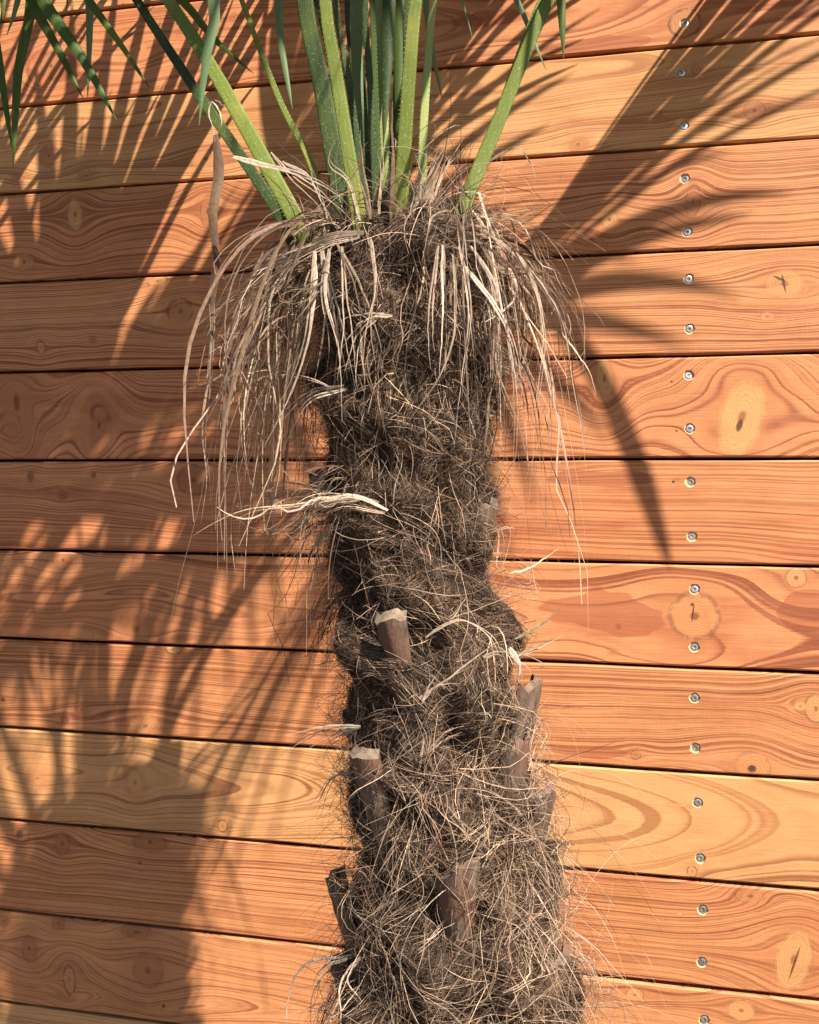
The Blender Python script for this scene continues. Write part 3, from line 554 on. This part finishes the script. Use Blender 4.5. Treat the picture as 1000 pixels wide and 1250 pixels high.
for a in [([(440, 282), (385, 304), (312, 354), (262, 395), (244, 440), (232, 468)], [fr, -.49, -.46, -.45, -.44, -.44], 8, 'p'),
          ([(430, 284), (360, 306), (300, 330), (256, 360), (240, 405)], [fr, -.48, -.46, -.45, -.44], 6, 's'),
          ([(445, 284), (400, 290), (350, 322), (300, 352), (276, 395), (270, 470)], [fr, fr, -.48, -.47, -.46, -.45], 11, 'p'),
          ([(438, 288), (396, 296), (352, 318), (318, 350)], [fr, fr, -.49, -.48], 13, 'p'),
          ([(384, 306), (379, 388), (362, 461), (326, 545)], [fr, -.51, -.50, -.48], 9, 'p'),
          ([(393, 306), (407, 366), (418, 405), (432, 472)], -.505, 9, 'p'),
          ([(402, 304), (396, 360), (412, 420), (414, 500)], -.51, 7, 's'),
          ([(418, 300), (421, 366), (424, 405), (418, 533)], -.515, 6, 's'),
          ([(412, 298), (436, 350), (448, 420), (444, 480)], -.515, 6, 'm'),
          ([(452, 290), (458, 350), (452, 400), (456, 470)], -.515, 6, 's'),
          ([(263, 165), (267, 215), (260, 262), (264, 332), (257, 390), (259, 433)], [-.455, -.452, -.46, -.455, -.452, -.455], 12, 'b'),
          ([(260, 330), (258, 433), (250, 534), (256, 590), (250, 672)], -.45, 7, 's'),
          ([(541, 300), (547, 366), (544, 466)], -.505, 6, 'p'), ([(552, 310), (555, 405), (536, 461), (457, 567)], -.51, 5, 's'),
          ([(560, 300), (572, 380), (560, 440), (548, 505)], -.505, 5, 'p'), ([(535, 300), (520, 380), (512, 460)], -.51, 5, 's'),
          ([(469, 382), (441, 405), (424, 455)], -.505, 7, 'p'), ([(480, 386), (460, 384), (436, 396), (428, 420)], -.505, 6, 's'),
          ([(564, 320), (614, 388), (634, 455), (631, 533)], [-.50, -.49, -.47, -.46], 6, 'p'), ([(575, 300), (606, 350), (616, 440), (600, 520)], [-.5, -.49, -.48, -.47], 6, 'p'),
          ([(592, 280), (648, 332), (682, 388), (693, 455), (704, 522), (709, 578)], [-.48, -.46, -.45, -.44, -.44, -.44], 4, 's'),
          ([(600, 285), (660, 345), (690, 420), (676, 540), (686, 590)], [-.48, -.46, -.45, -.45, -.45], 5, 's'),
          ([(687, 405), (720, 455), (727, 483)], -.44, 3, 's'), ([(590, 280), (640, 320), (664, 390), (660, 470), (640, 560)], [-.49, -.47, -.46, -.46, -.46], 6, 's'),
          ([(400, 472), (362, 458), (312, 457), (262, 492)], [-.49, -.47, -.46, -.45], 6, 'p'), ([(424, 475), (379, 489), (346, 534), (330, 560)], [-.5, -.49, -.48, -.47], 6, 'p'),
          ([(420, 470), (372, 480), (330, 520), (322, 546)], [-.5, -.48, -.47, -.46], 5, 's'),
          ([(474, 623), (435, 606), (368, 612), (300, 612), (234, 637)], [-.505, -.5, -.48, -.46, -.45], 6, 'p'),
          ([(462, 614), (413, 606), (351, 634), (318, 668)], [-.5, -.49, -.47, -.46], 6, 's'), ([(470, 626), (420, 618), (378, 640), (352, 690), (326, 730)], [-.5, -.49, -.47, -.46, -.46], 7, 'p'),
          ([(440, 610), (390, 618), (350, 650), (330, 662)], [-.5, -.48, -.47, -.46], 5, 's'), ([(430, 640), (395, 650), (370, 690), (345, 726)], [-.49, -.48, -.47, -.46], 5, 's'),
          ([(440, 887), (390, 888), (327, 901)], [-.49, -.47, -.46], 5, 'p'), ([(440, 888), (404, 902), (364, 928)], [-.49, -.47, -.46], 4, 'p'), ([(436, 940), (404, 948), (384, 972), (352, 974)], [-.48, -.47, -.46, -.46], 4, 's'),
          ([(632, 800), (664, 786), (702, 760)], [-.47, -.46, -.45], 4, 's'), ([(628, 780), (660, 760), (690, 735)], [-.47, -.46, -.45], 3, 'm'), ([(622, 700), (650, 690), (684, 668)], [-.46, -.45, -.44], 3, 'p'),
          ([(520, 778), (560, 756), (600, 764), (628, 800)], -.505, 4, 'p'), ([(512, 852), (560, 818), (600, 796), (622, 800)], -.51, 5, 's'), ([(516, 858), (524, 838), (556, 815)], -.512, 4, 'p'),
          ([(622, 790), (634, 812), (632, 842)], -.49, 9, 'p'), ([(590, 800), (612, 796), (616, 818)], -.50, 6, 'p'),
          ([(285, 191), (330, 198), (372, 209), (408, 227), (436, 254)], [-.50, -.50, -.50, -.50, -.49], 9, 'p'), ([(330, 186), (366, 224), (390, 242), (411, 278)], -.495, 4, 's'),
          ([(345, 196), (380, 216), (400, 250), (416, 282)], -.49, 5, 's'), ([(510, 258), (528, 215), (552, 176), (567, 162)], [-.47, -.46, -.45, -.45], 15, 'm'),
          ([(506, 262), (516, 220), (536, 186), (540, 150)], [-.475, -.46, -.45, -.45], 9, 'm'), ([(520, 260), (545, 205), (580, 160)], [-.46, -.45, -.44], 6, 's'), ([(478, 270), (481, 200), (480, 120)], -.475, 8, 'b'), ([(463, 262), (466, 200), (452, 160)], -.48, 5, 's'),
          ([(440, 270), (424, 220), (400, 196), (404, 160)], -.49, 4, 's'), ([(452, 268), (448, 220), (454, 140)], -.485, 5, 'm'), ([(500, 266), (510, 230), (506, 190)], -.48, 7, 's'),
          ([(380, 282), (366, 240), (345, 210)], -.48, 4, 'm'), ([(400, 284), (392, 246), (352, 190), (316, 160)], -.47, 3, 'd'),
          ([(586, 288), (610, 260), (640, 262), (660, 250)], -.44, 3, 's'), ([(590, 200), (630, 180), (655, 225)], -.43, 3, 'm'),
          ([(258, 124), (264, 130), (270, 150), (262, 168)], -.457, 2.5, 'p'), ([(262, 122), (278, 134), (284, 142)], -.457, 2.0, 'p'), ([(258, 124), (256, 140), (262, 160), (264, 178)], -.459, 2.0, 'p'),
          ([(424, 1170), (400, 1180), (386, 1205), (392, 1255)], -.47, 5, 'p'), ([(430, 1165), (372, 1180), (352, 1220), (350, 1262)], [-.46, -.45, -.44, -.44], 3, 'p'), ([(440, 1170), (420, 1200), (438, 1262)], -.49, 6, 'p')]:
    strip(*a)
for i in range(26):                                  # papery sheath remains standing between the stalks
    x0 = random.uniform(392, 575); lean_ = random.uniform(-26, 26); h_ = random.uniform(35, 120); yy = random.uniform(-.475, -.38)
    strip([(x0, 292), (x0 + lean_ * .3, 292 - h_ * .5), (x0 + lean_, 292 - h_), (x0 + lean_ * 1.5, 284 - h_)], yy, random.uniform(4, 11), random.choice('mmddsb'))
def skirt(n, thr, zlo, zhi, reach, drop, rise, wid, weights, steps=14, wig=.012, lean=0.0, clump=5):
    nc = max(1, n // clump); N = nc * clump
    rp = lambda a, j=0.0: np.repeat(a, clump, 0) * (1 + RNG.normal(0, j, (N,) + np.shape(a)[1:]))
    th = np.repeat(RNG.uniform(*thr, nc), clump) + RNG.normal(0, .05, N); z = np.repeat(RNG.uniform(zlo, zhi, nc), clump) + RNG.normal(0, .004, N); p0 = surf(th, z, -.002)
    R_ = rp(RNG.uniform(*reach, (nc, 1)), .12); D_ = rp(RNG.uniform(*drop, (nc, 1)), .22); U_ = rp(RNG.uniform(*rise, (nc, 1)), .3)
    q = np.linspace(0, 1, steps)[None]
    hz = R_ * (1 - (1 - q) ** rp(RNG.uniform(1.5, 3.0, (nc, 1)), .06)); vz = U_ * np.sin(np.pi * np.minimum(1, q * 1.6)) - D_ * q ** rp(RNG.uniform(1.3, 2.2, (nc, 1)), .08)
    dv = unit(nrm(th) + tang(th) * (np.repeat(RNG.normal(lean, .5, (nc, 1)), clump, 0) + RNG.normal(0, .12, (N, 1))))
    P = p0[:, None] + dv[:, None] * hz[..., None]; P[..., 2] += vz
    ph = np.repeat(RNG.uniform(0, 6.28, (nc, 1, 3)), clump, 0) + RNG.normal(0, .5, (N, 1, 3)); fq = np.repeat(RNG.uniform(3, 8, (nc, 1, 3)), clump, 0) * RNG.uniform(.85, 1.15, (N, 1, 1))
    P = P + np.sin(fq * q[..., None] + ph) * wig * q[..., None] ** 1.2 * RNG.uniform(.1, 1, (N, 1, 1))
    curl = (RNG.random((N, 1)) < .35) * RNG.uniform(.004, .014, (N, 1)); cq = np.maximum(0, q - .65) * RNG.uniform(8, 16, (N, 1))     # curled tips on some
    P[..., 0] += curl * np.sin(cq) * np.sign(RNG.normal(0, 1, (N, 1))); P[..., 2] += curl * (1 - np.cos(cq))
    dx = P[..., 0] - axis(P[..., 2]); dy = P[..., 1] - TY; rr = np.hypot(dx, dy) + 1e-9; k_ = np.maximum(1, (rad(P[..., 2]) + .007) / rr)
    P[..., 0] = axis(P[..., 2]) + dx * k_; P[..., 1] = TY + dy * k_
    W = (wid[0] + (wid[1] - wid[0]) * RNG.random(N) ** 2.6)[:, None] * (1 - .75 * q ** 2) * (1 + .25 * np.sin(q * RNG.uniform(5, 14, (N, 1)) + ph[:, :, 0]))
    tw = RNG.uniform(-1.2, 1.2, (N, 1)) + q * RNG.normal(0, 2.2, (N, 1)); f0 = unit(nrm(th) + RNG.normal(0, .3, (N, 3)) + np.array([0, -.4, .3])); t0 = tang(th)
    Nn = unit(f0[:, None] * np.cos(tw)[..., None] + t0[:, None] * np.sin(tw)[..., None])
    cl = pal(nc, weights)
    return ribbons(P - POFF, W, Nn, np.repeat(cl, clump, 0) * RNG.uniform(.6, 1.35, (N, 1)), .35)
sk = [skirt(190, (-2.0, -.85), zp(320), zp(275), (.06, .150), (.08, .30), (.0, .035), (.0005, .0058), (0, .8, 1.5, 2, 4, 3), lean=-.1, wig=.026),
      skirt(90, (-1.8, -.7), zp(450), zp(330), (.05, .12), (.03, .20), (.0, .02), (.0005, .0026), (0, 1, 2, 3, 3, 1), wig=.026),
      skirt(100, (.8, 2.1), zp(335), zp(270), (.03, .110), (.06, .28), (.0, .025), (.0005, .0044), (0, .8, 1.5, 2, 4, 3), lean=.1, wig=.024),
      skirt(60, (.6, 1.8), zp(450), zp(340), (.03, .09), (.04, .18), (.0, .02), (.0005, .0024), (0, 1, 2, 3, 3, 1), wig=.024),
      skirt(150, (-.9, 1.0), zp(430), zp(275), (.01, .035), (.03, .15), (.0, .01), (.0005, .0030), (.5, 1.5, 3, 3, 2, 1), wig=.034),
      skirt(120, (-1.8, -.5), zp(650), zp(590), (.03, .10), (.0, .12), (.0, .02), (.0004, .0026), (0, 1, 2, 3, 3, 1.2), wig=.02),
      skirt(90, (-1.7, -.6), zp(780), zp(690), (.02, .05), (.02, .09), (.0, .02), (.0004, .0014), (1, 2, 2, 2, 2, .5), wig=.024),
      skirt(50, (.6, 1.7), zp(860), zp(640), (.02, .06), (-.03, .05), (.0, .02), (.0004, .0018), (0, 1, 2, 3, 3, .8), wig=.024),
      skirt(80, (-1.7, -.3), zp(1210), zp(1150), (.03, .07), (.05, .16), (.0, .02), (.0005, .0018), (1, 2, 2, 2, 3, 1), wig=.024),
      skirt(50, (-.2, 1.6), zp(1120), zp(880), (.01, .03), (.04, .12), (.0, .01), (.0004, .0012), (0, 0, 1, 3, 4, 1.5), wig=.034)]
emit('dried_threads', sk, STRAW, palm, label='straw-coloured dry leaf threads hanging round the trunk top')

# ------------------------------------------------------------------ green fronds
def green_mat(name, a, c, edge, trans, speck):
    m, b, bs, out = new_mat(name)
    tc = b.n('ShaderNodeTexCoord').outputs['Object']; mp = b.n('ShaderNodeMapping'); b.put(mp.inputs[0], tc); mp.inputs['Scale'].default_value = (420, 420, 9)
    col = b.mix(b.noise(mp.outputs[0], 1.0, 3.0, .6), a, c)
    col = b.mix(b.ss(b.noise(tc, 14, 3.0), .45, .75), col, edge)
    col = b.mix(b.m('MULTIPLY', b.ss(b.noise(tc, 620, 2.0, .6), .60, .70), speck), col, (0.42, 0.44, 0.36))
    col = b.mix(b.m('MULTIPLY', b.ss(b.noise(tc, 240, 3.0, .7), .68, .74), .7), col, (0.06, 0.045, 0.02))
    b.t.links.new(col, bs.inputs['Base Color']); bs.inputs['Roughness'].default_value = 0.5; bs.inputs['Specular IOR Level'].default_value = 0.22
    if trans:
        tr = b.n('ShaderNodeBsdfTranslucent'); b.t.links.new(col, tr.inputs[0]); mx = b.n('ShaderNodeMixShader'); mx.inputs[0].default_value = trans
        b.t.links.new(bs.outputs[0], mx.inputs[1]); b.t.links.new(tr.outputs[0], mx.inputs[2]); b.t.links.new(mx.outputs[0], out.inputs[0])
    return m
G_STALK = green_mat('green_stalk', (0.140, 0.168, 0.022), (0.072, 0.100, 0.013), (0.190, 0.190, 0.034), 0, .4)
G_DARK = green_mat('shaded_dark_green_stalk', (0.032, 0.052, 0.009), (0.018, 0.034, 0.006), (0.058, 0.078, 0.014), 0, .3)  # dark green deepened further, so the stalks' shade is in the colour
G_PALE = green_mat('pale_green_stalk', (0.26, 0.29, 0.085), (0.20, 0.25, 0.07), (0.30, 0.29, 0.09), 0, .4)
G_LEAF = green_mat('leaf_green', (0.040, 0.072, 0.011), (0.060, 0.100, 0.016), (0.10, 0.130, 0.02), .25, .10)
G_UNDER = green_mat('leaf_underside', (0.125, 0.190, 0.085), (0.100, 0.165, 0.065), (0.15, 0.20, 0.08), .25, .3)
LV = SUN / -SUN[1] * 0.40                          # step along the sun's ray that leaves the boards by 0.40 m
def lit(px, py, t): return at(px, py, 0) + LV * t  # the point whose shadow falls on a board pixel
def stalk(pts3, w, mat, n=46, thick=.55, face=(0.25, -1, 0.1), teeth=True):
    P = spline(pts3, n); T = unit(np.gradient(P, axis=0)); f0 = unit(np.array(face))
    side = unit(np.cross(T, f0)); up = unit(np.cross(side, T)); q = np.linspace(0, 1, n)
    W = np.interp(q, [0, .12, .4, 1], [w * 1.15, w, w * .8, w * .55])
    prof2 = [(-1, .05), (-.9, .16), (-.55, .10), (-.2, .16), (.2, .16), (.55, .10), (.9, .16), (1, .05), (.86, -.34), (.5, -.66), (.0, -.8), (-.5, -.66), (-.86, -.34)]
    V = np.stack([P + side * (W * .5 * a)[:, None] + up * (W * .5 * c * thick)[:, None] for a, c in prof2], 1).reshape(-1, 3)
    M = len(prof2); F = [(s * M + j, s * M + (j + 1) % M, (s + 1) * M + (j + 1) % M, (s + 1) * M + j) for s in range(n - 1) for j in range(M)]
    V = list(V); L = np.concatenate([[0], np.cumsum(np.linalg.norm(np.diff(P, axis=0), axis=1))])
    if teeth:
        for sg in (-1, 1):
            d = .005
            while d < min(L[-1], .45):
                c = np.array([np.interp(d, L, P[:, i]) for i in range(3)]); sv = np.array([np.interp(d, L, side[:, i]) for i in range(3)]); tv = np.array([np.interp(d, L, T[:, i]) for i in range(3)]); ww = np.interp(d, L, W) / 2
                k0 = len(V); hh = RNG.uniform(.0008, .0018); e0 = c + sv * sg * (ww - .0008)
                V += [e0 - tv * .0011, e0 + tv * .0011, e0 + sv * sg * (hh + .0008) + tv * .0004, e0 + tv * .0002 + up[0] * .0009]
                F += [(k0, k0 + 1, k0 + 2, k0 + 3)]; d += RNG.uniform(.0035, .0065)
    o = mesh_np('leaf_stalk', np.array(V) - POFF, F, mat, palm)
    return o, P[-1], T[-1]
def segment_np(pts3, w, n=16, prof_w=None, fold=.6, face=None):
    P = spline(pts3, n); q = np.linspace(0, 1, n); W = w * (np.interp(q, [0, .35, .75, .93, 1], [.35, .9, 1, .55, .04]) if prof_w is None else prof_w)
    Nn = np.repeat(unit(np.array(face if face is not None else (.3, -.9, .4)))[None], n, 0)
    return ribbons((P - POFF)[None], W[None], Nn[None], np.ones((1, 3)), fold)
def fan(parent, H, A, R, spread, nseg, roll=0.0, droop=.25, mat=None, cup=.15, tip=.5, seed=0, bend=0.0):
    """pleated palmate blade: segments joined near the hub, free and drooping towards the tips"""
    r = np.random.default_rng(seed); A = unit(A); rd = np.array([H[0] - axis(ZTOP), H[1] - TY, 0]); rd = unit(rd + np.array([1e-3, -1e-3, 0]))
    Bv = unit(np.cross(np.array([0, 0, 1.0]), rd)); Nv = unit(np.cross(Bv, A)); Bv = unit(np.cross(A, Nv))
    Bv, Nv = math.cos(roll) * Bv + math.sin(roll) * Nv, -math.sin(roll) * Bv + math.cos(roll) * Nv
    if bend: A, Nv = math.cos(bend) * A + math.sin(bend) * Nv, -math.sin(bend) * A + math.cos(bend) * Nv
    dphi = spread / nseg; S = 14; ch = []
    for i in range(nseg):
        phi = -spread / 2 + (i + .5) * dphi; d = math.cos(phi) * A + math.sin(phi) * Bv
        Rl = R * (.72 + .28 * math.cos(phi / 2)) * r.uniform(.92, 1.06); q = np.linspace(0, 1, S)
        P = H + d[None] * (Rl * q)[:, None] + Nv[None] * (cup * Rl * q ** 2)[:, None]
        dr = droop * r.uniform(.4, 1.6); kk = np.maximum(0, q - tip)
        P[:, 2] -= Rl * dr * (q ** 2 * .35 + kk ** 2 * 2.2); P += (r.normal(0, .02, 3)[None] * Rl * (q ** 2)[:, None])
        if any(-10 < x < 1010 and -5 < y < 1260 for x, y in (proj(p) for p in P)): continue
        hw = np.minimum(2 * Rl * q * math.tan(dphi / 2) * 1.02, np.interp(q, [0, .4, .6, .9, 1], [1, 1, .80, .34, .02]) * 2 * Rl * .42 * math.tan(dphi / 2)) + .0004
        Nn = np.repeat((Nv + r.normal(0, .12, 3))[None], S, 0)
        ch.append(ribbons((P - POFF)[None], hw[None], unit(Nn)[None], np.ones((1, 3)), .5 if i % 2 else .4))
    if ch: emit('leaf_blade', ch, mat or G_LEAF, parent, kind=None)
def frond(px, ys, wpx, hub, mat, R=.46, spread=3.9, nseg=38, **kw):
    """petiole through photo pixels at depths ys, going on to its hub above the picture"""
    pts = [at(x, y, d) for (x, y), d in zip(px, ys)]
    mid = pts[-1] + (pts[-1] - pts[-2]) / np.linalg.norm(pts[-1] - pts[-2]) * .33 * np.linalg.norm(hub - pts[-1]); mid = mid * .65 + (pts[-1] + (hub - pts[-1]) * .4) * .35
    w = wpx * np.linalg.norm(pts[0] - CP) / F_PX * .90
    o, H, T = stalk(pts + [mid, hub], w, mat)
    if kw.pop('blade', True): fan(o, H, T, R, spread, nseg, **kw)
    return o, H
hub1 = at(-90, -290, -.47); hub2 = at(60, -430, -.40)
f1, H1 = frond([(378, 300), (366, 276), (258, 82), (205, 0)], [-.44, -.455, -.45, -.445], 21, hub1, G_STALK, seed=1, R=.44, droop=.35)
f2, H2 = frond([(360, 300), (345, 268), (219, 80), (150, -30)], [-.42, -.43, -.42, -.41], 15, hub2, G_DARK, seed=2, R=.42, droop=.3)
f3, H3 = frond([(400, 270), (378, 195), (345, 130), (295, 0)], [-.40, -.39, -.385, -.38], 9, at(215, -240, -.37), G_STALK, R=.30, nseg=22, spread=2.6, seed=3)
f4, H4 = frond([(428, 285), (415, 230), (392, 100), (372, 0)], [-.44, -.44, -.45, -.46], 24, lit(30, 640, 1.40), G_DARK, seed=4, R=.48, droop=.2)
f5, H5 = frond([(442, 290), (434, 240), (412, 100), (397, 0)], [-.47, -.475, -.48, -.49], 18, lit(110, 540, 1.20), G_STALK, seed=5, R=.46, droop=.2)
f6, H6 = frond([(474, 290), (469, 200), (467, 100), (463, 0)], [-.41, -.41, -.41, -.41], 15, lit(180, 470, 1.02), G_PALE, seed=6, R=.42, spread=2.2, nseg=26)
f7, H7 = frond([(484, 290), (490, 235), (499, 100), (508, 0)], [-.46, -.47, -.48, -.485], 18, lit(250, 420, 1.10), G_STALK, seed=7, R=.48, droop=.15)
f8, H8 = frond([(516, 280), (516, 190), (522, 80), (530, 0)], [-.40, -.40, -.395, -.39], 11, lit(345, 330, .92), G_PALE, seed=8, R=.44, droop=.15)
f9, H9 = frond([(546, 330), (558, 275), (607, 152), (670, 0)], [-.47, -.455, -.44, -.43], 20, lit(575, 405, .80), G_STALK, seed=9, R=.60, droop=.10, nseg=54, spread=4.2)
f17, H17 = frond([(544, 325), (556, 272), (603, 152), (660, 0)], [-.44, -.425, -.41, -.40], 9, lit(560, 395, .70), G_STALK, seed=17, R=.55, droop=.08, nseg=46, spread=2.4, roll=.35)
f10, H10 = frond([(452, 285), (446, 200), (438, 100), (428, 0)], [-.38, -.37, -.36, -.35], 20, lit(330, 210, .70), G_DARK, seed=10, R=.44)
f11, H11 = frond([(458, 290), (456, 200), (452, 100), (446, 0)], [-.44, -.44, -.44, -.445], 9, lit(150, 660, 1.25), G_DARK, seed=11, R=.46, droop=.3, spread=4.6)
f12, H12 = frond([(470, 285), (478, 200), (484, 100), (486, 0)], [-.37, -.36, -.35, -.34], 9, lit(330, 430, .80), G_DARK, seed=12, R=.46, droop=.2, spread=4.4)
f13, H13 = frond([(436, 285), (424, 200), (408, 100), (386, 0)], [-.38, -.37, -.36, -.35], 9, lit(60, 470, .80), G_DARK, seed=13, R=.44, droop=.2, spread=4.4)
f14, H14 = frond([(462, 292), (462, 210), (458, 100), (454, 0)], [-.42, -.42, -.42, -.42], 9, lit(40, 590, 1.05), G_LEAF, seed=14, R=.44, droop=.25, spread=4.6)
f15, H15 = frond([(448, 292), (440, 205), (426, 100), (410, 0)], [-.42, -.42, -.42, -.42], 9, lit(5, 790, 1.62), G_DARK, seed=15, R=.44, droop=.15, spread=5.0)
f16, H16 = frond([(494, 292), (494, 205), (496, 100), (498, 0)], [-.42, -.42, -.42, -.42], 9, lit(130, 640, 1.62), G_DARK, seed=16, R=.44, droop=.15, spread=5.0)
# leaf segments whose tips hang into the picture
def hang(par, H, px, ys, wpx, mat, via=None):
    pts = [H] + ([via] if via is not None else []) + [at(x, y, d) for (x, y), d in zip(px, ys)]
    V, F, C = segment_np(np.array(pts), wpx * 1.18 / F_PX, n=20)
    mesh_np('leaf_segment', V, F, mat, par)
for par, H, px, y, wp, mat in [
    (f1, H1, [(38, 0), (72, 62), (102, 121)], -.50, 11, G_LEAF), (f1, H1, [(52, 0), (100, 70), (142, 146)], -.52, 13, G_LEAF), (f1, H1, [(112, 5), (150, 58), (185, 111)], -.49, 9, G_LEAF),
    (f1, H1, [(222, 0), (262, 48), (310, 90)], -.42, 11, G_LEAF), (f2, H2, [(109, 0), (109, 60), (107, 121)], -.47, 10, G_UNDER), (f2, H2, [(262, 0), (250, 80), (243, 153)], -.49, 14, G_UNDER),
    (f1, H1, [(37, -20), (22, 90), (16, 206)], -.48, 11, G_LEAF), (f1, H1, [(-8, 40), (4, 110), (15, 182)], -.47, 10, G_LEAF), (f1, H1, [(22, -10), (18, 15), (8, 44)], -.50, 10, G_UNDER),
    (f2, H2, [(84, -30), (83, 0), (80, 18)], -.44, 7, G_LEAF), (f3, H3, [(330, -60), (343, 50), (357, 133)], -.385, 9, G_UNDER), (f9, H9, [(680, -90), (685, 0), (688, 73)], -.44, 15, G_LEAF),
    (f8, H8, [(615, -60), (640, 20), (667, 86)], -.36, 10, G_UNDER), (f8, H8, [(556, -50), (565, 0), (577, 47)], -.38, 5, G_UNDER), (f10, H10, [(520, -30), (528, 60), (541, 126)], -.30, 9, G_UNDER),
    (f1, H1, [(2, -20), (4, 10), (0, 34)], -.47, 9, G_LEAF), (f6, H6, [(478, -40), (474, 60), (468, 180)], -.42, 14, G_DARK), (f6, H6, [(492, -60), (488, 40), (486, 200)], -.40, 13, G_LEAF), (f10, H10, [(440, -40), (436, 60), (446, 250)], -.385, 14, G_UNDER)]:
    hang(par, H, px, [y] * len(px), wp, mat)

# one long segment of the right-hand frond droops beside it; only its shadow reaches the picture
V, F, C = segment_np(np.array([H9, lit(660, 385, .80), lit(712, 430, .80), lit(772, 550, .80), lit(822, 695, .80)]), .019, n=26)
mesh_np('leaf_segment', V, F, G_LEAF, f9)
